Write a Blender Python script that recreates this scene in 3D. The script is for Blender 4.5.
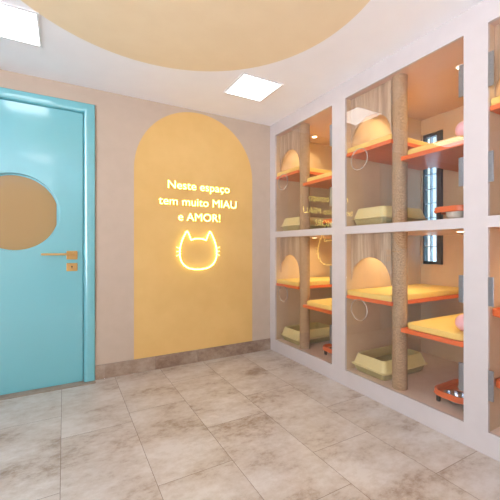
import bpy, bmesh, math
from mathutils import Vector

C = bpy.context.scene
for o in list(bpy.data.objects):
    bpy.data.objects.remove(o)
COL = C.collection
PI = math.pi

def srgb(r, g, b):
    def f(c):
        c /= 255.0
        return c / 12.92 if c <= 0.04045 else ((c + 0.055) / 1.055) ** 2.4
    return (f(r), f(g), f(b), 1.0)

# ------------------------------------------------------------------ camera
HC = 1.12                       # camera height
cam_d = bpy.data.cameras.new('camera')
cam = bpy.data.objects.new('camera', cam_d); COL.objects.link(cam)
cam.location = (0, 0, HC)
cam.rotation_euler = (PI/2, 0, -math.radians(29.2))
cam_d.sensor_width = 36; cam_d.lens = 36 * 333 / 500
cam_d.shift_y = -2.5 / 500
cam_d.clip_start = 0.02
C.camera = cam

# ------------------------------------------------------------------ world and exposure
w = bpy.data.worlds.new('daylight'); C.world = w; w.use_nodes = True
bg = w.node_tree.nodes['Background']
bg.inputs[1].default_value = 9.0
# pale sky above, brighter lower half added to light the ceiling from below
_N, _L = w.node_tree.nodes, w.node_tree.links
_tc = _N.new('ShaderNodeTexCoord'); _sp = _N.new('ShaderNodeSeparateXYZ'); _rp = _N.new('ShaderNodeValToRGB')
_mr = _N.new('ShaderNodeMapRange'); _mr.inputs['From Min'].default_value = -1
_L.new(_tc.outputs['Generated'], _sp.inputs[0]); _L.new(_sp.outputs['Z'], _mr.inputs['Value']); _L.new(_mr.outputs[0], _rp.inputs[0]); _L.new(_rp.outputs[0], bg.inputs[0])
_rp.color_ramp.elements[0].position = 0.46; _rp.color_ramp.elements[0].color = (1.48, 1.62, 1.86, 1)
_rp.color_ramp.elements[1].position = 0.52; _rp.color_ramp.elements[1].color = (0.62, 0.72, 0.82, 1)
C.view_settings.view_transform = 'Standard'
C.view_settings.look = 'None'
C.view_settings.gamma = 1
C.view_settings.use_curve_mapping = False
C.view_settings.exposure = -0.24
PANEL_EMIT = 6.0       # ceiling LED panels
SPOT_W = 11.5            # warm downlights in the cells
NEON_EMIT = 2.2

# ------------------------------------------------------------------ measures
D = 3.10; W = 1.985; H = 2.46
XL, YB = -2.3, -2.7
XB = 2.97                       # back of the cells
BAYS = [(3.0, 2.126), (1.977, 1.061), (0.936, 0.02)]       # (far, near) opening edges
CELLS = [(0.127, 1.229), (1.29, 2.327)]                    # (floor, ceiling)
LAMPS = [(x, y) for x in (1.385, -0.31) for y in (2.43, 0.36, -1.7)]

# ------------------------------------------------------------------ materials
def mat(name, col, rough=0.5, metal=0.0, **kw):
    m = bpy.data.materials.new(name); m.use_nodes = True
    b = m.node_tree.nodes['Principled BSDF']
    b.inputs['Base Color'].default_value = col
    b.inputs['Roughness'].default_value = rough
    b.inputs['Metallic'].default_value = metal
    for k, v in kw.items():
        b.inputs[k.replace('_', ' ')].default_value = v
    return m

def nodes(m):
    return m.node_tree.nodes, m.node_tree.links, m.node_tree.nodes['Principled BSDF']

def mottled(name, c1, c2, scale, rough, bump=0.0, stretch=(1, 1, 1), detail=6, lo=0.35, hi=0.65, **kw):
    m = mat(name, c1, rough, **kw); N, L, b = nodes(m)
    tc = N.new('ShaderNodeTexCoord'); mp = N.new('ShaderNodeMapping')
    mp.inputs['Scale'].default_value = stretch
    nz = N.new('ShaderNodeTexNoise'); nz.inputs['Scale'].default_value = scale; nz.inputs['Detail'].default_value = detail
    cr = N.new('ShaderNodeValToRGB')
    cr.color_ramp.elements[0].position = lo; cr.color_ramp.elements[0].color = c1
    cr.color_ramp.elements[1].position = hi; cr.color_ramp.elements[1].color = c2
    L.new(tc.outputs['Object'], mp.inputs[0]); L.new(mp.outputs[0], nz.inputs['Vector'])
    L.new(nz.outputs[0], cr.inputs[0]); L.new(cr.outputs[0], b.inputs['Base Color'])
    if bump:
        bp = N.new('ShaderNodeBump'); bp.inputs['Strength'].default_value = bump; bp.inputs['Distance'].default_value = 0.004
        L.new(nz.outputs[0], bp.inputs['Height']); L.new(bp.outputs[0], b.inputs['Normal'])
    return m

M = {}
M['wall'] = mottled('beige wall paint', srgb(191, 171, 152), srgb(195, 175, 156), 9, 0.6, 0.03)
M['arch'] = mottled('mustard wall paint', srgb(220, 178, 108), srgb(225, 184, 115), 5, 0.55, 0.03)
M['ceiling'] = mottled('white ceiling paint', srgb(246, 243, 245), srgb(248, 245, 247), 6, 0.75)
M['circle'] = mottled('sand ceiling paint', srgb(240, 217, 180), srgb(243, 221, 185), 6, 0.75)
M['blue'] = mat('glossy turquoise lacquer', srgb(106, 184, 194), 0.3, Coat_Weight=1.0, Coat_Roughness=0.12, Coat_IOR=1.8)
M['amber'] = mat('amber glazing', srgb(172, 140, 94), 0.1)
M['gold'] = mat('brushed gold', srgb(206, 170, 112), 0.34, 1.0)
M['dark'] = mat('dark slot', srgb(40, 32, 26), 0.5)
M['frame'] = mottled('white lacquered board', srgb(200, 189, 186), srgb(203, 192, 189), 10, 0.4)
M['inner'] = mottled('beige laminate', srgb(206, 176, 143), srgb(211, 182, 149), 7, 0.45)
M['inner_top'] = mottled('terracotta laminate', srgb(212, 174, 154), srgb(216, 179, 159), 5, 0.4)
M['deck'] = mottled('tan cell flooring', srgb(228, 204, 186), srgb(233, 211, 194), 14, 0.35)
M['orange'] = mat('orange lacquered board', srgb(226, 108, 56), 0.3)
M['cushion'] = mottled('yellow upholstery', srgb(232, 194, 106), srgb(238, 202, 118), 260, 0.8, 0.25)
M['litter_rim'] = mat('pale yellow plastic', srgb(224, 206, 150), 0.35)
M['litter_tray'] = mat('olive yellow plastic', srgb(172, 156, 108), 0.4)
M['steel'] = mat('polished steel', srgb(205, 212, 222), 0.18, 1.0)
M['ceramic'] = mat('cream ceramic', srgb(232, 222, 205), 0.25)
M['hinge'] = mottled('brushed steel plate', srgb(140, 144, 152), srgb(178, 180, 184), 60, 0.36, 0.0, (1, 1, 14), lo=0.3, hi=0.7, Metallic=0.9)
M['pink'] = mat('pale pink rubber', srgb(246, 190, 200), 0.45)
M['black'] = mat('black rubber', srgb(38, 34, 34), 0.5)
M['brown'] = mat('dark brown felt', srgb(92, 74, 62), 0.8)
M['winframe'] = mat('anthracite window frame', srgb(58, 60, 70), 0.4)
M['winbar'] = mat('grey glazing bar', srgb(176, 196, 214), 0.35)
M['trim'] = mat('white plastic trim', srgb(232, 230, 230), 0.4)

# acrylic ring
M['acrylic'] = mat('clear acrylic edge', srgb(235, 225, 210), 0.1, Alpha=0.45)

# pane: clear glass, angle dependent reflection
def glass(name, tint):
    m = bpy.data.materials.new(name); m.use_nodes = True
    N, L = m.node_tree.nodes, m.node_tree.links
    N.clear()
    out = N.new('ShaderNodeOutputMaterial'); mix = N.new('ShaderNodeMixShader')
    tr = N.new('ShaderNodeBsdfTransparent'); gl = N.new('ShaderNodeBsdfGlossy'); fr = N.new('ShaderNodeFresnel')
    ge = N.new('ShaderNodeNewGeometry'); mr = N.new('ShaderNodeMapRange')       # same reflectance on the way in and out of the sheet
    mr.inputs['To Min'].default_value = 1.5; mr.inputs['To Max'].default_value = 1/1.5
    L.new(ge.outputs['Backfacing'], mr.inputs['Value']); L.new(mr.outputs[0], fr.inputs['IOR'])
    tr.inputs[0].default_value = tint; gl.inputs['Roughness'].default_value = 0.0
    L.new(fr.outputs[0], mix.inputs[0]); L.new(tr.outputs[0], mix.inputs[1]); L.new(gl.outputs[0], mix.inputs[2])
    L.new(mix.outputs[0], out.inputs[0])
    return m
M['glass'] = glass('clear glass', (0.99, 0.985, 0.98, 1))
M['tinted'] = glass('blue tinted window glass', (0.46, 0.54, 0.57, 1))

def emit(name, col, s):
    m = bpy.data.materials.new(name); m.use_nodes = True
    b = m.node_tree.nodes['Principled BSDF']
    b.inputs['Base Color'].default_value = col
    b.inputs['Emission Color'].default_value = col
    b.inputs['Emission Strength'].default_value = s
    return m
M['led'] = emit('LED diffuser', (0.955, 0.975, 1.0, 1), PANEL_EMIT)
M['warm'] = emit('warm lamp lens', (1.0, 0.78, 0.45, 1), 14)
M['neon'] = emit('yellow neon tube', (1.0, 0.9, 0.26, 1), NEON_EMIT * 2.1)
M['letter'] = emit('lit cream lettering', (1.0, 0.88, 0.2, 1), NEON_EMIT * 3.0)
M['letter_side'] = emit('lettering edge', (1.0, 0.72, 0.22, 1), 0.25)

def wood(name, c1, c2, c3):
    m = mat(name, c1, 0.5); N, L, b = nodes(m)
    tc = N.new('ShaderNodeTexCoord'); mp = N.new('ShaderNodeMapping'); mp.inputs['Scale'].default_value = (1, 1, 0.06)
    n1 = N.new('ShaderNodeTexNoise'); n1.inputs['Scale'].default_value = 22; n1.inputs['Detail'].default_value = 8; n1.inputs['Distortion'].default_value = 0.6
    n2 = N.new('ShaderNodeTexNoise'); n2.inputs['Scale'].default_value = 150; n2.inputs['Detail'].default_value = 3
    L.new(tc.outputs['Object'], mp.inputs[0]); L.new(mp.outputs[0], n1.inputs['Vector']); L.new(mp.outputs[0], n2.inputs['Vector'])
    r = N.new('ShaderNodeValToRGB'); e = r.color_ramp.elements
    e[0].position = 0.32; e[0].color = c3; e[1].position = 0.68; e[1].color = c2
    k = e.new(0.5); k.color = c1
    L.new(n1.outputs[0], r.inputs[0])
    mx = N.new('ShaderNodeMix'); mx.data_type = 'RGBA'; mx.blend_type = 'MULTIPLY'; mx.inputs[0].default_value = 0.35
    r2 = N.new('ShaderNodeValToRGB'); r2.color_ramp.elements[0].position = 0.3; r2.color_ramp.elements[0].color = (0.5, 0.45, 0.4, 1)
    r2.color_ramp.elements[1].position = 0.6
    L.new(n2.outputs[0], r2.inputs[0]); L.new(r.outputs[0], mx.inputs[6]); L.new(r2.outputs[0], mx.inputs[7])
    L.new(mx.outputs[2], b.inputs['Base Color'])
    return m
M['oak'] = wood('grey oak board', srgb(186, 155, 128), srgb(206, 178, 150), srgb(158, 126, 100))

# sisal post: fine diagonal weave
m = mat('sisal wrap', srgb(186, 150, 112), 0.85); N, L, b = nodes(m)
tc = N.new('ShaderNodeTexCoord')
wv = N.new('ShaderNodeTexWave'); wv.wave_type = 'BANDS'; wv.bands_direction = 'DIAGONAL'; wv.inputs['Scale'].default_value = 62; wv.inputs['Distortion'].default_value = 1.5; wv.inputs['Detail'].default_value = 2
nz = N.new('ShaderNodeTexNoise'); nz.inputs['Scale'].default_value = 120; nz.inputs['Detail'].default_value = 4
mx = N.new('ShaderNodeMix'); mx.data_type = 'FLOAT'; mx.inputs[0].default_value = 0.72
L.new(tc.outputs['Object'], wv.inputs['Vector']); L.new(tc.outputs['Object'], nz.inputs['Vector'])
L.new(wv.outputs[1], mx.inputs[2]); L.new(nz.outputs[0], mx.inputs[3])
r = N.new('ShaderNodeValToRGB'); r.color_ramp.elements[0].position = 0.3; r.color_ramp.elements[0].color = srgb(126, 94, 66)
r.color_ramp.elements[1].position = 0.7; r.color_ramp.elements[1].color = srgb(206, 170, 134)
L.new(mx.outputs[0], r.inputs[0]); L.new(r.outputs[0], b.inputs['Base Color'])
bp = N.new('ShaderNodeBump'); bp.inputs['Strength'].default_value = 0.5; bp.inputs['Distance'].default_value = 0.003
L.new(mx.outputs[0], bp.inputs['Height']); L.new(bp.outputs[0], b.inputs['Normal'])
M['sisal'] = m

# stone-look porcelain: cloudy stains, a per-tile shift read from a face attribute
def stone(name, base, pale, brown, rough):
    m = mat(name, base, rough); N, L, b = nodes(m)
    tc = N.new('ShaderNodeTexCoord'); at = N.new('ShaderNodeAttribute'); at.attribute_name = 'tile'
    sc = N.new('ShaderNodeVectorMath'); sc.operation = 'SCALE'; sc.inputs['Scale'].default_value = 37.0
    ad = N.new('ShaderNodeVectorMath'); ad.operation = 'ADD'
    L.new(at.outputs['Color'], sc.inputs[0]); L.new(tc.outputs['Object'], ad.inputs[0]); L.new(sc.outputs[0], ad.inputs[1])
    mp = N.new('ShaderNodeMapping'); mp.inputs['Scale'].default_value = (1.1, 1.6, 1.6); L.new(ad.outputs[0], mp.inputs[0])
    a = N.new('ShaderNodeTexNoise'); a.inputs['Scale'].default_value = 2.6; a.inputs['Detail'].default_value = 8; a.inputs['Roughness'].default_value = 0.66; a.inputs['Distortion'].default_value = 0.0
    c = N.new('ShaderNodeTexNoise'); c.inputs['Scale'].default_value = 16; c.inputs['Detail'].default_value = 9; c.inputs['Roughness'].default_value = 0.75
    L.new(mp.outputs[0], a.inputs['Vector']); L.new(mp.outputs[0], c.inputs['Vector'])
    mm = N.new('ShaderNodeMix'); mm.data_type = 'FLOAT'; mm.inputs[0].default_value = 0.38
    L.new(a.outputs[0], mm.inputs[2]); L.new(c.outputs[0], mm.inputs[3])
    r = N.new('ShaderNodeValToRGB'); e = r.color_ramp.elements
    e[0].position = 0.36; e[0].color = brown; e[1].position = 0.60; e[1].color = pale
    k = e.new(0.47); k.color = base
    L.new(mm.outputs[0], r.inputs[0])
    L.new(r.outputs[0], b.inputs['Base Color'])
    return m
M['tile'] = stone('stone porcelain tile', srgb(190, 177, 166), srgb(207, 199, 193), srgb(150, 128, 110), 0.33)
M['skirt'] = stone('stone porcelain skirting', srgb(146, 122, 104), srgb(172, 152, 134), srgb(120, 95, 78), 0.4)
M['grout'] = mat('grey brown grout', srgb(120, 102, 90), 0.8)

# ------------------------------------------------------------------ builders
class MB:
    def __init__(s): s.bm = bmesh.new(); s.mi = 0
    def face(s, vs):
        try:
            f = s.bm.faces.new(vs); f.material_index = s.mi; return f
        except ValueError:
            return None
    def box(s, x0, x1, y0, y1, z0, z1):
        v = [s.bm.verts.new(p) for p in ((x0,y0,z0),(x1,y0,z0),(x1,y1,z0),(x0,y1,z0),(x0,y0,z1),(x1,y0,z1),(x1,y1,z1),(x0,y1,z1))]
        for q in ((3,2,1,0),(4,5,6,7),(0,1,5,4),(1,2,6,5),(2,3,7,6),(3,0,4,7)): s.face([v[i] for i in q])
        return s
    def prism(s, pts, a, b, plane='xy'):
        f = {'xy': lambda p, c: (p[0], p[1], c), 'yz': lambda p, c: (c, p[0], p[1]), 'xz': lambda p, c: (p[0], c, p[1])}[plane]
        A = [s.bm.verts.new(f(p, a)) for p in pts]; B = [s.bm.verts.new(f(p, b)) for p in pts]
        s.face(A[::-1]); s.face(B)
        n = len(pts)
        for i in range(n): s.face([A[i], A[(i+1) % n], B[(i+1) % n], B[i]])
        return s
    def loft(s, loops, cap0=True, cap1=True, closed=False):
        R = [[s.bm.verts.new(p) for p in l] for l in loops]; n = len(R[0])
        seq = list(zip(R, R[1:])) + ([(R[-1], R[0])] if closed else [])
        for A, B in seq:
            for i in range(n): s.face([A[i], A[(i+1) % n], B[(i+1) % n], B[i]])
        if cap0 and not closed: s.face(R[0][::-1])
        if cap1 and not closed: s.face(R[-1])
        return s
    def lathe(s, prof, cx, cy, n=32, axis='z'):
        loops = []
        for r, z in prof:
            r = max(r, 1e-4)
            if axis == 'z': loops.append([(cx + r*math.cos(2*PI*i/n), cy + r*math.sin(2*PI*i/n), z) for i in range(n)])
            elif axis == 'x': loops.append([(z, cx + r*math.cos(2*PI*i/n), cy + r*math.sin(2*PI*i/n)) for i in range(n)])
            else: loops.append([(cx + r*math.cos(2*PI*i/n), z, cy + r*math.sin(2*PI*i/n)) for i in range(n)])
        return s.loft(loops)
    def holeplate(s, x0, x1, y0, y1, cx, cy, r, a, b, plane='xy', n=72):
        angs = [2*PI*i/n for i in range(n)] + [math.atan2(y-cy, x-cx) % (2*PI) for x in (x0, x1) for y in (y0, y1)]
        angs = sorted(set(round(t, 6) for t in angs))
        f = {'xy': lambda p, c: (p[0], p[1], c), 'yz': lambda p, c: (c, p[0], p[1]), 'xz': lambda p, c: (p[0], c, p[1])}[plane]
        inn, out = [], []
        for t in angs:
            c, q = math.cos(t), math.sin(t)
            k = min([(x1-cx)/c if c > 1e-9 else 1e9, (x0-cx)/c if c < -1e-9 else 1e9, (y1-cy)/q if q > 1e-9 else 1e9, (y0-cy)/q if q < -1e-9 else 1e9])
            inn.append((cx+r*c, cy+r*q)); out.append((cx+k*c, cy+k*q))
        return s.loft([[f(p, a) for p in out], [f(p, b) for p in out], [f(p, b) for p in inn], [f(p, a) for p in inn]], closed=True)
    def tube(s, pts, r, closed=False, n=10):
        P = [Vector(p) for p in pts]; m_ = len(P); loops = []
        up = None
        for i in range(m_):
            if closed: t = (P[(i+1) % m_] - P[i-1]).normalized()
            else: t = (P[min(i+1, m_-1)] - P[max(i-1, 0)]).normalized()
            if up is None:
                up = Vector((0, 1, 0)) if abs(t.y) < 0.9 else Vector((0, 0, 1))
            u = (up - t*up.dot(t)).normalized(); v = t.cross(u); up = u
            loops.append([tuple(P[i] + r*(math.cos(2*PI*k/n)*u + math.sin(2*PI*k/n)*v)) for k in range(n)])
        return s.loft(loops, closed=closed)
    def build(s, name, ms, parent=None, bevel=0, smooth=False, seg=2):
        bmesh.ops.recalc_face_normals(s.bm, faces=s.bm.faces)
        me = bpy.data.meshes.new(name); s.bm.to_mesh(me); s.bm.free()
        for m_ in (ms if isinstance(ms, list) else [ms]): me.materials.append(M[m_])
        o = bpy.data.objects.new(name, me); COL.objects.link(o)
        if parent:
            o.parent = parent
            q = parent; off = Vector((0, 0, 0))
            while q: off += q.location; q = q.parent
            me.transform(__import__('mathutils').Matrix.Translation(-off))
        if bevel:
            bv = o.modifiers.new('bevel', 'BEVEL'); bv.width = bevel; bv.segments = seg; bv.limit_method = 'ANGLE'; bv.angle_limit = math.radians(40)
        if smooth:
            for p in me.polygons: p.use_smooth = True
            try: me.set_sharp_from_angle(angle=math.radians(38))
            except Exception: pass
        return o

def rr(x0, x1, y0, y1, r, n=6):
    rs = r if isinstance(r, (list, tuple)) else (r,)*4       # corners: (x0y0, x1y0, x1y1, x0y1)
    out = []
    for (cx, cy, a0), q in zip(((x0, y0, PI), (x1, y0, 1.5*PI), (x1, y1, 0), (x0, y1, 0.5*PI)), rs):
        q = max(q, 1e-4)
        ox = cx + (q if cx == x0 else -q); oy = cy + (q if cy == y0 else -q)
        for i in range(n+1):
            t = a0 + (PI/2)*i/n
            out.append((ox + q*math.cos(t), oy + q*math.sin(t)))
    return out

def thing(name, label, cat, loc=(0, 0, 0), group=None):
    o = bpy.data.objects.new(name, None); COL.objects.link(o); o.location = loc; o.empty_display_size = 0.1
    return tag(o, label, cat, group)
def tag(o, label, cat, group=None):
    o['label'] = label; o['category'] = cat
    if group: o['group'] = group
    return o
def struct(o):
    o['kind'] = 'structure'; return o
def dup(root, loc, label, group):
    r = root.copy(); COL.objects.link(r); r.location = loc; r['label'] = label; r['group'] = group
    for ch in list(root.children):
        c = ch.copy(); COL.objects.link(c); c.parent = r
        for g in list(ch.children):
            d = g.copy(); COL.objects.link(d); d.parent = c
    return r

# ------------------------------------------------------------------ room shell
# floor: lanes of 0.41 m tiles running away from the camera, staggered
import random
random.seed(4)
lanes = [-0.015 + 0.4085*k for k in range(-6, 5)] + [W + 0.02]
lanes[6:11] = [-0.015, 0.385, 0.775, 1.19, 1.61]
lanes[0] = XL
joint = {6: 1.45, 7: 1.575, 8: 1.935, 9: 1.42, 10: 1.78, 5: 1.75, 4: 1.2, 3: 1.6, 2: 1.0, 1: 1.4, 0: 1.9}
bm = bmesh.new(); lay = bm.loops.layers.float_color.new('tile')
g = 0.0011
def quad(x0, x1, y0, y1, z, mi):
    f = bm.faces.new([bm.verts.new(p) for p in ((x0, y0, z), (x1, y0, z), (x1, y1, z), (x0, y1, z))]); f.material_index = mi
    c = (random.random(), random.random(), random.random(), 1)
    for lp in f.loops: lp[lay] = c
for k in range(len(lanes)-1):
    j = joint[k] - 0.79*7
    while j < D:
        a, b_ = max(j, YB), min(j+0.79, D)
        if b_ > a + 0.01: quad(lanes[k]+g, lanes[k+1]-g, a+g, b_-g, 0.0, 0)
        j += 0.79
quad(XL, W+0.02, YB, D, -0.0012, 1)
me = bpy.data.meshes.new('floor'); bm.to_mesh(me); bm.free()
me.materials.append(M['tile']); me.materials.append(M['grout'])
o = bpy.data.objects.new('floor', me); COL.objects.link(o); struct(o)

# back wall with the painted arch and the doorway
DX0, DX1, DZ = -0.89, 0.23, 2.32
AX, AR, AZ = 1.153, 0.607, 1.12 + 0.71
b = MB()
arc = [(AX + AR*math.cos(t), AZ + AR*math.sin(t)) for t in [PI - PI*i/48 for i in range(49)]]
pts = [(XL, 0), (DX0+0.03, 0), (DX0+0.03, DZ-0.03), (DX1-0.03, DZ-0.03), (DX1-0.03, 0), (AX-AR, 0)] + arc + [(AX+AR, 0), (XB+0.1, 0), (XB+0.1, H), (XL, H)]
b.prism(pts, D, D+0.12, 'xz')
b.mi = 1
b.prism([(AX-AR, 0)] + arc + [(AX+AR, 0)], D, D+0.12, 'xz')
struct(b.build('wall_back', ['wall', 'arch']))
b = MB()
VY0, VY1, VZ0, VZ1 = -2.5, 1.0, 0.15, 2.3
b.box(XL-0.1, XL, YB-0.1, VY0, 0, H).box(XL-0.1, XL, VY1, D+0.12, 0, H).box(XL-0.1, XL, VY0, VY1, 0, VZ0).box(XL-0.1, XL, VY0, VY1, VZ1, H)
struct(b.build('wall_left', 'wall'))
w2 = bpy.data.objects.new('added_window', None); COL.objects.link(w2); w2.location = (XL-0.05, (VY0+VY1)/2, VZ0); struct(w2)  # unseen window, added with its wall opening to brighten the ceiling
b = MB(); X0, X1 = XL-0.08, XL-0.03
b.box(X0, X1, VY0, VY0+0.05, VZ0, VZ1).box(X0, X1, VY1-0.05, VY1, VZ0, VZ1).box(X0, X1, VY0, VY1, VZ0, VZ0+0.05).box(X0, X1, VY0, VY1, VZ1-0.05, VZ1)
for k in (1, 2): b.box(X0, X1, VY0+(VY1-VY0)*k/3-0.025, VY0+(VY1-VY0)*k/3+0.025, VZ0, VZ1)
b.build('frame', 'trim', w2, bevel=0.002)
struct(MB().box(XL, W, YB-0.1, YB, 0, H).build('wall_front', 'wall'))
# right wall behind the cells, with a slim window opening, returning forward beside the cabinet
WY0, WY1, WZ0, WZ1 = 1.762, 1.966, 0.965, 2.185
b = MB()
b.box(XB, XB+0.1, -0.12, WY0, 0, H).box(XB, XB+0.1, WY1, D, 0, H).box(XB, XB+0.1, WY0, WY1, 0, WZ0).box(XB, XB+0.1, WY0, WY1, WZ1, H)
b.box(W, XB+0.1, YB-0.1, -0.12, 0, H)
struct(b.build('wall_right', 'inner'))
# ceiling with the painted circle
b = MB(); b.holeplate(XL-0.1, XB+0.1, YB-0.1, D+0.12, 0.5, 1.5, 0.98, H, H+0.1, n=128)
b.mi = 1
b.prism([(0.5+0.98*math.cos(2*PI*i/128), 1.5+0.98*math.sin(2*PI*i/128)) for i in range(128)], H, H+0.1)
struct(b.build('ceiling', ['ceiling', 'circle']))
# skirting tiles
def skirt(name, segs):
    bm = bmesh.new(); lay = bm.loops.layers.float_color.new('tile')
    for (x0, x1, y0, y1) in segs:
        ret = bmesh.ops.create_cube(bm, size=1)
        c = (random.random(), random.random(), random.random(), 1)
        for v in ret['verts']:
            v.co = ((x0+x1)/2 + v.co.x*(x1-x0), (y0+y1)/2 + v.co.y*(y1-y0), 0.06 + v.co.z*0.12)
        for f in {f for v in ret['verts'] for f in v.link_faces}:
            for lp in f.loops: lp[lay] = c
    me = bpy.data.meshes.new(name); bm.to_mesh(me); bm.free(); me.materials.append(M['skirt'])
    o = bpy.data.objects.new(name, me); COL.objects.link(o); return struct(o)
xs = [DX1, 0.30, 0.73, 1.14, 1.56, W]
skirt('baseboard_back', [(a+0.001, c-0.001, D-0.012, D) for a, c in zip(xs, xs[1:])])
skirt('baseboard_rear', [(DX0-1.4, DX0-0.7, D-0.012, D), (DX0-0.698, DX0, D-0.012, D)])
skirt('baseboard_left', [(XL, XL+0.012, y, y+0.786) for y in (-2.69, -1.9, -1.11, -0.32, 0.47, 1.26, 2.05)])
bm = bmesh.new(); lay = bm.loops.layers.float_color.new('tile')
ret = bmesh.ops.create_cube(bm, size=1)
for v in ret['verts']: v.co = ((DX0+DX1)/2 + v.co.x*(DX1-DX0), D-0.012 + v.co.y*0.135, 0.002 + v.co.z*0.005)
for f in bm.faces:
    for lp in f.loops: lp[lay] = (0.3, 0.5, 0.2, 1)
me = bpy.data.meshes.new('trim_1'); bm.to_mesh(me); bm.free(); me.materials.append(M['skirt'])
o = bpy.data.objects.new('trim_1', me); COL.objects.link(o); struct(o)

# door
door = bpy.data.objects.new('door_1', None); COL.objects.link(door); door.location = (-0.33, D, 0); struct(door)
b = MB()
LX0, LX1, LZ = DX0+0.09, DX1-0.09, 2.24
prof = [(0.0, 0.0), (0.0, -0.018), (0.006, -0.026), (0.03, -0.029), (0.058, -0.028), (0.072, -0.024), (0.082, -0.014), (0.088, 0.0), (0.088, 0.09)]
paths = []
for q, dy in prof:
    paths.append([(DX0+q, D+dy, 0.004), (DX0+q, D+dy, DZ-q*0.9), (DX1-q, D+dy, DZ-q*0.9), (DX1-q, D+dy, 0.004)])
for A, B in zip(paths, paths[1:]):
    for i in range(3):
        b.face([b.bm.verts.new(p) for p in (A[i], A[i+1], B[i+1], B[i])])
bmesh.ops.remove_doubles(b.bm, verts=b.bm.verts, dist=0.0002)
b.build('frame', 'blue', door, smooth=True)
# door stop behind the leaf edge
b = MB(); b.box(LX0-0.002, LX0+0.02, D+0.045, D+0.09, 0.004, LZ).box(LX1-0.02, LX1+0.002, D+0.045, D+0.09, 0.004, LZ).box(LX0, LX1, D+0.045, D+0.09, LZ-0.02, LZ)
b.build('door_stop', 'blue', door)
CX, CZ, CR = -0.33, 1.39, 0.302
b = MB(); b.holeplate(LX0+0.004, LX1-0.004, 0.008, LZ-0.004, CX, CZ, CR, D+0.002, D+0.042, 'xz', n=96)
leaf = b.build('door_leaf', 'blue', door, bevel=0.0015)
MB().holeplate(CX-CR-0.02, CX+CR+0.02, CZ-CR-0.02, CZ+CR+0.02, CX, CZ, CR-0.012, D+0.0425, D+0.052, 'xz', n=96).build('glazing_bead', 'blue', leaf)
MB().prism([(CX+(CR+0.01)*math.cos(2*PI*i/96), CZ+(CR+0.01)*math.sin(2*PI*i/96)) for i in range(96)], D+0.0525, D+0.058, 'xz').build('round_pane', 'amber', leaf)
MB().box(-0.052, -0.022, D+0.030, D+0.0415, CZ-0.09, CZ+0.09).build('glazing_stop', 'blue', leaf)
b = MB(); b.prism(rr(0.018, 0.098, 1.022, 1.092, 0.006), D-0.008, D+0.0015, 'xz')
b.build('handle_plate', 'gold', leaf, bevel=0.002)
b = MB(); b.lathe([(0.013, D-0.008), (0.012, D-0.045)], 0.07, 1.066, 20, 'y')
b.box(-0.155, 0.085, D-0.056, D-0.040, 1.058, 1.074)
b.build('door_handle', 'gold', leaf, bevel=0.003)
b = MB(); b.holeplate(0.018, 0.098, 0.927, 0.992, 0.058, 0.964, 0.006, D-0.008, D+0.0015, 'xz', n=24)
kp = b.build('lock_plate', 'gold', leaf, bevel=0.0015)
b = MB(); b.lathe([(0.0058, D-0.003), (0.0058, D+0.001)], 0.058, 0.964, 16, 'y'); b.box(0.0555, 0.0605, D-0.0085, D-0.008, 0.950, 0.962)
b.build('keyhole', 'dark', kp)

# window behind the middle bay
win = bpy.data.objects.new('window_1', None); COL.objects.link(win); win.location = (XB+0.05, (WY0+WY1)/2, WZ0); struct(win)
b = MB()
X0, X1 = XB+0.02, XB+0.07
b.box(X0, X1, WY0, WY0+0.022, WZ0, WZ1).box(X0, X1, WY1-0.012, WY1, WZ0, WZ1).box(X0, X1, WY0, WY1, WZ0, WZ0+0.025).box(X0, X1, WY0, WY1, WZ1-0.03, WZ1)
b.box(X0-0.01, X1, WY0+0.022, WY0+0.064, WZ0, WZ1)
b.build('frame', 'winframe', win, bevel=0.002)
b = MB()
for y in (1.836, 1.895): b.box(X0+0.01, X1-0.01, y, y+0.009, WZ0+0.025, WZ1-0.03)
z = WZ0 + 0.16
while z < WZ1 - 0.05:
    b.box(X0+0.012, X1-0.012, WY0+0.05, WY1-0.012, z, z+0.008); z += 0.135
b.build('glazing_bar', 'winbar', win)
MB().box(XB+0.042, XB+0.046, WY0+0.022, WY1-0.012, WZ0+0.025, WZ1-0.03).build('window_pane', 'tinted', win)

# ------------------------------------------------------------------ ceiling LED panels
def led_panel(x, y, label):
    t = thing('ceiling_light', label, 'ceiling light', (x, y, H), 'square LED panels in the ceiling')
    b = MB(); s = 0.185
    b.box(x-s, x+s, y-s, y-s+0.014, H-0.008, H-0.0003).box(x-s, x+s, y+s-0.014, y+s, H-0.008, H-0.0003)
    b.box(x-s, x-s+0.014, y-s+0.014, y+s-0.014, H-0.008, H-0.0003).box(x+s-0.014, x+s, y-s+0.014, y+s-0.014, H-0.008, H-0.0003)
    b.build('frame', 'trim', t)
    MB().box(x-s+0.014, x+s-0.014, y-s+0.014, y+s-0.014, H-0.006, H-0.0003).build('diffuser', 'led', t)
    return t
labs = ['square white LED panel in the ceiling above the mustard arch, near the glass cabinet',
        'square LED panel behind the viewpoint beside the glass cabinet',
        'square LED panel at the rear end of the room beside the glass cabinet',
        'square white LED panel in the ceiling near the turquoise door, cut by photo edge',
        'square LED panel seen only as the lower reflection in the door',
        'square LED panel at the rear end of the room on the door side']
t0 = None
for (x, y), lb in zip(LAMPS, labs):
    if t0 is None: t0 = led_panel(x, y, lb)
    else: dup(t0, (x, y, H), lb, 'square LED panels in the ceiling')

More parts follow.
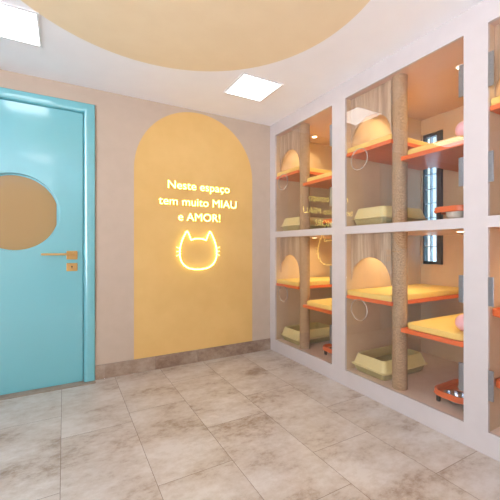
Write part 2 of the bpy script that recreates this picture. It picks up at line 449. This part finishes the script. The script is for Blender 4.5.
# ------------------------------------------------------------------ wall sign: three lines of lettering and a cat face
sign = thing('wall_lettering', 'lit cream Portuguese lettering in three lines on the mustard arch above the cat face', 'sign', (1.165, D, 1.37))
dg = bpy.context.evaluated_depsgraph_get()
def text_mesh(body, name, x, z, width, cap):
    cu = bpy.data.curves.new(name, 'FONT'); cu.body = body; cu.align_x = 'CENTER'; cu.size = 1.0
    cu.extrude = 0.055; cu.offset = 0.0; cu.resolution_u = 6
    to = bpy.data.objects.new('tmp', cu); COL.objects.link(to)
    dg = bpy.context.evaluated_depsgraph_get(); dg.update()
    me = bpy.data.meshes.new_from_object(to.evaluated_get(dg)); bpy.data.objects.remove(to); bpy.data.curves.remove(cu)
    me.name = name
    xs_ = [v.co.x for v in me.vertices]; w0 = max(xs_) - min(xs_); mid = (max(xs_)+min(xs_))/2
    sx = width / w0; sz = cap
    for v in me.vertices:
        v.co = Vector(((v.co.x-mid)*sx, -0.016 - v.co.z*0.12, v.co.y*sz)) + Vector((x-1.165, 0, z-1.37))
    me.materials.clear(); me.materials.append(M['letter']); me.materials.append(M['letter_side'])
    me.update()
    for p in me.polygons: p.material_index = 0 if p.normal.y < -0.5 else 1
    # cut the line into its words at the widest gaps
    par = list(range(len(me.vertices)))
    def find(a):
        while par[a] != a: par[a] = par[par[a]]; a = par[a]
        return a
    for e in me.edges:
        a, c = find(e.vertices[0]), find(e.vertices[1])
        if a != c: par[a] = c
    rng = {}
    for v in me.vertices:
        q = rng.setdefault(find(v.index), [9, -9]); q[0] = min(q[0], v.co.x); q[1] = max(q[1], v.co.x)
    iv = sorted(rng.values()); gaps = []; hi = iv[0][1]
    for lo_, h_ in iv[1:]:
        if lo_ > hi: gaps.append((lo_-hi, (lo_+hi)/2))
        hi = max(hi, h_)
    cuts = sorted(c for _, c in sorted(gaps)[-(len(body.split())-1):])
    cuts = [-9] + cuts + [9]
    for a, c in zip(cuts, cuts[1:]):
        bm_ = bmesh.new(); bm_.from_mesh(me)
        bmesh.ops.delete(bm_, geom=[v for v in bm_.verts if not a < v.co.x < c], context='VERTS')
        m2 = bpy.data.meshes.new('word'); bm_.to_mesh(m2); bm_.free()
        m2.materials.append(M['letter']); m2.materials.append(M['letter_side'])
        o = bpy.data.objects.new('word', m2); COL.objects.link(o); o.parent = sign
text_mesh('Neste espaço', 'lettering_line', 1.163, 1.12+0.556, 0.635, 0.107)
text_mesh('tem muito MIAU', 'lettering_line', 1.160, 1.12+0.402, 0.80, 0.107)
text_mesh('e AMOR!', 'lettering_line', 1.160, 1.12+0.257, 0.43, 0.107)

cat = thing('neon_cat_sign', 'glowing yellow neon outline of a cat face with ears and whiskers on mustard arch', 'neon sign', (1.148, D, 0.9))
def crv(P, n=8, closed=True):
    out = []; m_ = len(P)
    for i in range(m_):
        p0, p1, p2, p3 = [Vector(P[(i+k) % m_]) for k in (-1, 0, 1, 2)]
        for j in range(n):
            t = j/n
            out.append(0.5*((2*p1) + (-p0+p2)*t + (2*p0-5*p1+4*p2-p3)*t*t + (-p0+3*p1-3*p2+p3)*t**3))
    return out
right_half = [(0.0, 0.086), (0.045, 0.083), (0.068, 0.074), (0.078, 0.076), (0.098, 0.125), (0.113, 0.152), (0.122, 0.153), (0.137, 0.130), (0.163, 0.075), (0.182, 0.015), (0.190, -0.045), (0.182, -0.110), (0.150, -0.165), (0.100, -0.198), (0.045, -0.210)]
outl = right_half + [(0.0, -0.212)] + [(-x, z) for x, z in right_half[:0:-1]]
cp = crv([(1.148 + x, 0, 1.12 + z) for x, z in outl])
MB().tube([(p.x, D-0.022, p.z) for p in cp], 0.0068, closed=True, n=10).build('neon_tube', 'neon', cat, smooth=True)
for sgn in (-1, 1):
    for dz in (0.022, -0.006, -0.034):
        x0 = 1.148 + sgn*0.178; x1 = 1.148 + sgn*0.222
        MB().tube([(x0, D-0.022, 1.12-0.03+dz*0.8), (x1, D-0.022, 1.12-0.03+dz*1.5)], 0.0032, n=8).build('whisker', 'neon', cat)
for (x, z) in ((0.12, 0.14), (-0.12, 0.14), (0.0, -0.212)):
    MB().lathe([(0.004, D-0.018), (0.004, D-0.0005)], 1.148+x, 1.12+z, 10, 'y').build('standoff', 'trim', cat)

# ------------------------------------------------------------------ glass fronted cat cabinet
G0, G1 = W+0.008, W+0.012            # glass thickness
cab = thing('cat_cabinet', 'white built-in wall cabinet with glass doors and orange shelves for cats', 'cabinet', (W, 1.5, 0))
Y0C, Y1C = -0.12, D-0.001
b = MB()
b.box(W, W+0.02, Y0C, Y1C, 0.001, CELLS[0][0])
b.box(W, W+0.02, Y0C, Y1C, CELLS[0][1], CELLS[1][0])
b.box(W, W+0.02, Y0C, Y1C, CELLS[1][1], H-0.001)
edges = [Y1C] + [v for bay in BAYS for v in bay] + [Y0C]
for i in range(0, len(edges), 2):
    for z0, z1 in CELLS: b.box(W, W+0.02, edges[i+1], edges[i], z0, z1)
bmesh.ops.remove_doubles(b.bm, verts=b.bm.verts, dist=0.0001)
b.build('face_frame', 'frame', cab)
for i in range(0, len(edges), 2):
    MB().box(W+0.02, XB-0.001, edges[i+1], edges[i], 0.001, H-0.001).build('partition', 'inner', cab)
for (f_, n_) in BAYS:
    b = MB(); b.box(W+0.02, XB-0.001, n_, f_, 0.001, CELLS[0][0]); b.build('cell_floor', 'deck', cab)
    b = MB(); b.box(W+0.02, XB-0.001, n_, f_, CELLS[0][1]+0.012, CELLS[1][0]); b.build('cell_floor', 'deck', cab)
    MB().box(W+0.02, XB-0.001, n_, f_, CELLS[0][1], CELLS[0][1]+0.012).build('cell_ceiling', 'inner_top', cab)
    MB().box(W+0.02, XB-0.001, n_, f_, CELLS[1][1], H-0.001).build('cell_ceiling', 'inner_top', cab)

def arc_notch(px, py, r, a0, a1, n=10):
    return [(px + r*math.cos(a0+(a1-a0)*i/n), py + r*math.sin(a0+(a1-a0)*i/n)) for i in range(n+1)]

PX = W + 0.090           # post axis
ROWN = ['lower', 'upper']; BAYN = ['far', 'middle', 'near']
cush = []
for bi, (F_, N_) in enumerate(BAYS):
    PY = N_ + 0.479
    for ci, (z0, z1) in enumerate(CELLS):
        zA = (0.709 if ci == 0 else 1.854); zB = (0.545 if ci == 0 else 1.706)
        if ci == 1: zB = 1.710
        odd = (bi == 2 and ci == 0)
        # post
        MB().lathe([(0.05, z0+0.0005), (0.05, z1-0.0005)], PX, PY, 40).build('scratching_post', 'sisal', cab, smooth=True)
        # high shelf, scooped round the post
        yN = PY + 0.004
        if not odd:
            xf = W + 0.017
            sh = [(xf, F_-0.001), (xf, yN+0.012)] + [(PX-0.055, yN+0.012)] + arc_notch(PX, PY, 0.0515, PI-0.3, 0.12, 12) + [(XB-0.002, yN), (XB-0.002, F_-0.001)]
            MB().prism(sh, zA, zA+0.028).build('high_shelf', 'orange', cab, bevel=0.002)
        # low shelf
        MB().prism(rr(W+0.017, XB-0.002, N_+0.001, PY-0.062, 0.0005, 1), zB, zB+0.028).build('low_shelf', 'orange', cab, bevel=0.002)
        # oak spandrel with the arched cut
        if not odd:
            zs = 1.945 if ci == 1 else 0.850
            ya, yb = PY+0.052, F_-0.001
            r_ = (yb-ya)/2 - 0.003; yc = (ya+yb)/2; zr = 0.195
            pts = [(ya, z1-0.001), (ya, zs)] + [(yc - r_*math.cos(PI*i/32), zs + zr*math.sin(PI*i/32)) for i in range(33)] + [(yb, zs), (yb, z1-0.001)]
            MB().prism(pts, W+0.067, W+0.085, 'yz').build('arched_panel', 'oak', cab)
        # two downlights in the cell ceiling
        for (lx, ly) in ((2.38, F_-0.18), (2.31, N_+0.19)):
            b = MB(); b.lathe([(0.024, z1-0.0005), (0.034, z1-0.0005), (0.034, z1-0.005), (0.024, z1-0.005)], lx, ly, 28)
            dl = b.build('downlight', 'trim', cab)
            MB().lathe([(0.0235, z1-0.0052), (0.0235, z1-0.006)], lx, ly, 24).build('lamp_lens', 'warm', dl)
            ld = bpy.data.lights.new('downlight_beam', 'SPOT'); ld.energy = SPOT_W; ld.color = (1.0, 0.85, 0.48)
            ld.spot_size = math.radians(150); ld.spot_blend = 0.7; ld.shadow_soft_size = 0.024
            lo = bpy.data.objects.new('downlight_beam', ld); COL.objects.link(lo); lo.parent = dl
            lo.location = Vector((lx, ly, z1-0.012)) - cab.location
        # glass door
        far_hinge = (bi == 2)
        d = MB().box(G0, G1, N_+0.003, F_-0.003, z0+0.003, z1-0.003).build('glass_door', 'glass', cab)
        rz = z0 + 0.512; ry = F_ - 0.143
        b = MB(); n = 40
        b.loft([[(G0-0.006 if k in (0, 1) else G0-0.0005, ry+(0.082 if k in (1, 2) else 0.0785)*math.cos(2*PI*i/n), rz+(0.082 if k in (1, 2) else 0.0785)*math.sin(2*PI*i/n)) for i in range(n)] for k in range(4)], closed=True)
        b.build('hand_hole_ring', 'acrylic', d, smooth=True)
        hz = ((2.165, 1.983), (1.635, 1.471)) if ci == 1 else ((0.962, 0.806), (0.461, 0.300))
        for (h1, h0) in hz:
            y0, y1 = (F_-0.026, F_-0.001) if far_hinge else (N_+0.001, N_+0.027)
            MB().box(W-0.002, G0-0.0005, y0, y1, h0, h1).build('hinge', 'hinge', d, bevel=0.001)

# ------------------------------------------------------------------ cushions, boxes, feeders and balls (things of their own)
def pad(x0, x1, y0, y1, z, label, rad, grp):
    n = 8; T = 0.040
    def lp(i, zz): return [(p[0], p[1], zz) for p in rr(x0+i, x1-i, y0+i, y1-i, [max(q-i*0.5, 0.004) for q in rad], n)]
    b = MB(); b.loft([lp(0.004, z), lp(0.0, z+0.004), lp(0.0, z+T-0.010), lp(0.003, z+T-0.003), lp(0.010, z+T)])
    o = b.build('cushion', 'cushion', None, smooth=True)
    return tag(o, label, 'cushion', grp)
for bi, (F_, N_) in enumerate(BAYS):
    PY = N_ + 0.479
    for ci in (0, 1):
        zA = (0.709 if ci == 0 else 1.854) + 0.0285; zB = (0.545 if ci == 0 else 1.710) + 0.0285
        if not (bi == 2 and ci == 0):
            x0 = W + 0.020
            # pad with a bite where it meets the post
            b = MB(); T = 0.040
            def lp(i, zz):
                q = PY + 0.017 + i
                front = [(x0+i, F_-0.006-i), (x0+i, q+0.022)] + [(x0+i+0.022-0.022*math.cos(a), q+0.022-0.022*math.sin(a)) for a in (0.5, 1.0)]
                nt = arc_notch(PX, PY, 0.056+i, PI-0.42, 0.30, 12)
                return [(p[0], p[1], zz) for p in front + nt + [(XB-0.006-i, q), (XB-0.006-i, F_-0.006-i)]]
            b.loft([lp(0.003, zA), lp(0, zA+0.004), lp(0, zA+T-0.010), lp(0.003, zA+T-0.003), lp(0.009, zA+T)])
            tag(b.build('cushion', 'cushion', None), 'yellow pad on the high orange shelf behind the oak arch, %s row, %s bay' % (ROWN[ci], BAYN[bi]), 'cushion', 'yellow shelf cushions')
        pad(W+0.030, XB-0.03, N_+0.012, PY-0.085, zB, 'yellow pad on the low orange shelf beside the post, %s row, %s bay' % (ROWN[ci], BAYN[bi]), [0.06, 0.02, 0.02, 0.04], 'yellow shelf cushions')

def litter_box():
    t = thing('litter_box', '', 'litter box', (0, 0, 0), 'yellow litter boxes in the cells')
    w_, l_ = 0.52, 0.322
    def lp(i, z): return [(p[0], p[1], z) for p in rr(-w_/2+i, w_/2-i, -l_/2+i, l_/2-i, 0.034-i*0.2, 6)]
    MB().loft([lp(0.026, 0), lp(0.020, 0.006), lp(0.006, 0.050), lp(0.006, 0.054), lp(0.014, 0.054), lp(0.028, 0.008)]).build('tray', 'litter_tray', t, smooth=True)
    MB().loft([lp(-0.008, 0.0545), lp(-0.009, 0.060), lp(0.004, 0.064), lp(0.028, 0.138), lp(0.033, 0.142), lp(0.038, 0.138), lp(0.016, 0.062), lp(0.012, 0.0545)], closed=True).build('rim', 'litter_rim', t, smooth=True)
    return t
lb0 = litter_box()
first = True
for bi, (F_, N_) in enumerate(BAYS[:2]):
    for ci in (0, 1):
        lab = 'yellow open litter box with olive base, %s row, %s' % (ROWN[ci], ('bay next to the mustard arch wall', 'bay in the middle of the cabinet')[bi])
        loc = (2.305, F_-0.172, CELLS[ci][0]+0.0005)
        if first: lb0.location = loc; lb0['label'] = lab; first = False
        else: dup(lb0, loc, lab, 'yellow litter boxes in the cells')

def feeder():
    t = thing('feeding_stand', '', 'pet feeder', (0, 0, 0), 'orange feeding stands in the cells')
    x0, x1, y0, y1 = -0.17, 0.17, -0.115, 0.115
    def lp(i, z): return [(p[0], p[1], z) for p in rr(x0+i, x1-i, y0+i, y1-i, 0.075-i*0.8, 8)]
    MB().loft([lp(0.004, 0.050), lp(0, 0.053), lp(0, 0.084), lp(0.003, 0.087), lp(0.010, 0.087), lp(0.013, 0.084), lp(0.015, 0.052)], closed=True).build('tray_rim', 'orange', t, smooth=True)
    b = MB()
    for s in (-1, 1):
        cx = s*0.078
        # half plate outline matched to the rounded rim
        b.holeplate(min(0, s*0.153), max(0, s*0.153), -0.098, 0.098, cx, 0, 0.060, 0.058, 0.064, n=48)
    b.build('tray_plate', 'orange', t)
    for sx in (-1, 1):
        for sy in (-1, 1):
            x, y = sx*0.125, sy*0.082
            b = MB(); b.box(x-0.010, x+0.010, y-0.010, y+0.010, 0.0, 0.0575); b.build('leg', 'black', t, bevel=0.003)
    return t
def bowl(matn, label, loc):
    b = MB(); b.lathe([(0.0, 0.014), (0.038, 0.014), (0.052, 0.030), (0.0575, 0.0645), (0.066, 0.0645), (0.067, 0.068), (0.058, 0.069), (0.054, 0.066), (0.048, 0.034), (0.036, 0.019), (0.0, 0.019)], 0, 0, 32)
    o = b.build('pet_bowl', matn, None, smooth=True); o.location = loc
    return tag(o, label, 'pet bowl', 'bowls in the feeding stands')
fd0 = feeder(); first = True
for bi, (F_, N_) in enumerate(BAYS[:2]):
    for ci in (0, 1):
        loc = (2.240, N_+0.142, CELLS[ci][0]+0.0005)
        lab = 'orange feeding stand on short black legs, %s row, %s' % (ROWN[ci], ('bay next to the mustard arch wall', 'bay in the middle of the cabinet')[bi])
        if first: fd0.location = loc; fd0['label'] = lab; first = False
        else: dup(fd0, loc, lab, 'orange feeding stands in the cells')
        for s, wd in ((-1, 'bowl nearer the glass'), (1, 'bowl farther from the glass')):
            bowl('steel' if ci == 0 else 'ceramic', '%s %s, %s row, %s bay feeder' % ('steel' if ci == 0 else 'cream', wd, ROWN[ci], BAYN[bi]), (loc[0]+s*0.078, loc[1], loc[2]))

for bi, ci in ((1, 0), (1, 1)):
    F_, N_ = BAYS[bi]
    zB = (0.545 if ci == 0 else 1.710) + 0.069
    b = MB(); R_ = 0.052
    b.lathe([(R_*math.sin(PI*k/20), -R_*math.cos(PI*k/20)) for k in range(21)], 0, 0, 32)
    o = b.build('pink_ball', 'pink', None, smooth=True); o.location = (2.11, N_+0.058, zB+R_)
    tag(o, 'pale pink ball on the low yellow cushion, %s row, middle bay' % ROWN[ci], 'ball', 'pink balls on the cushions')

# near bay, lower cell: two rounded orange wall trays, each with something on it
N_ = BAYS[2][0]
for (z, x0, nm) in ((0.750, W+0.018, 'upper'), (0.362, W+0.05, 'lower')):
    t = thing('wall_tray', 'orange rounded wall tray at the right photo edge, %s of the two' % nm, 'tray', (2.2, N_-0.2, z), 'orange wall trays at the right photo edge')
    def lp(i, zz): return [(p[0], p[1], zz) for p in rr(x0+i, x0+0.38-i, N_-0.36+i, N_-0.002-i, [0.09, 0.05, 0.002, 0.03], 8)]
    MB().loft([lp(0.004, z), lp(0, z+0.004), lp(0, z+0.038), lp(0.004, z+0.042), lp(0.012, z+0.042), lp(0.016, z+0.036), lp(0.016, z+0.012)]).build('tray', 'orange', t, smooth=True)
o = MB().lathe([(0.0, 0.0), (0.06, 0.0), (0.066, 0.02), (0.045, 0.05), (0.0, 0.058)], 0, 0, 28).build('cat_toy', 'brown', None, smooth=True)
o.location = (W+0.12, N_-0.085, 0.750+0.0125); tag(o, 'dark brown rounded object on the upper orange wall tray at the right edge', 'toy')
o = MB().lathe([(0.0, 0.0), (0.045, 0.0), (0.06, 0.035), (0.062, 0.06), (0.056, 0.06), (0.05, 0.03), (0.0, 0.008)], 0, 0, 28).build('food_bowl', 'litter_rim', None, smooth=True)
o.location = (W+0.15, N_-0.10, 0.362+0.0125); tag(o, 'small yellow bowl on the lower orange wall tray at the right edge', 'bowl')
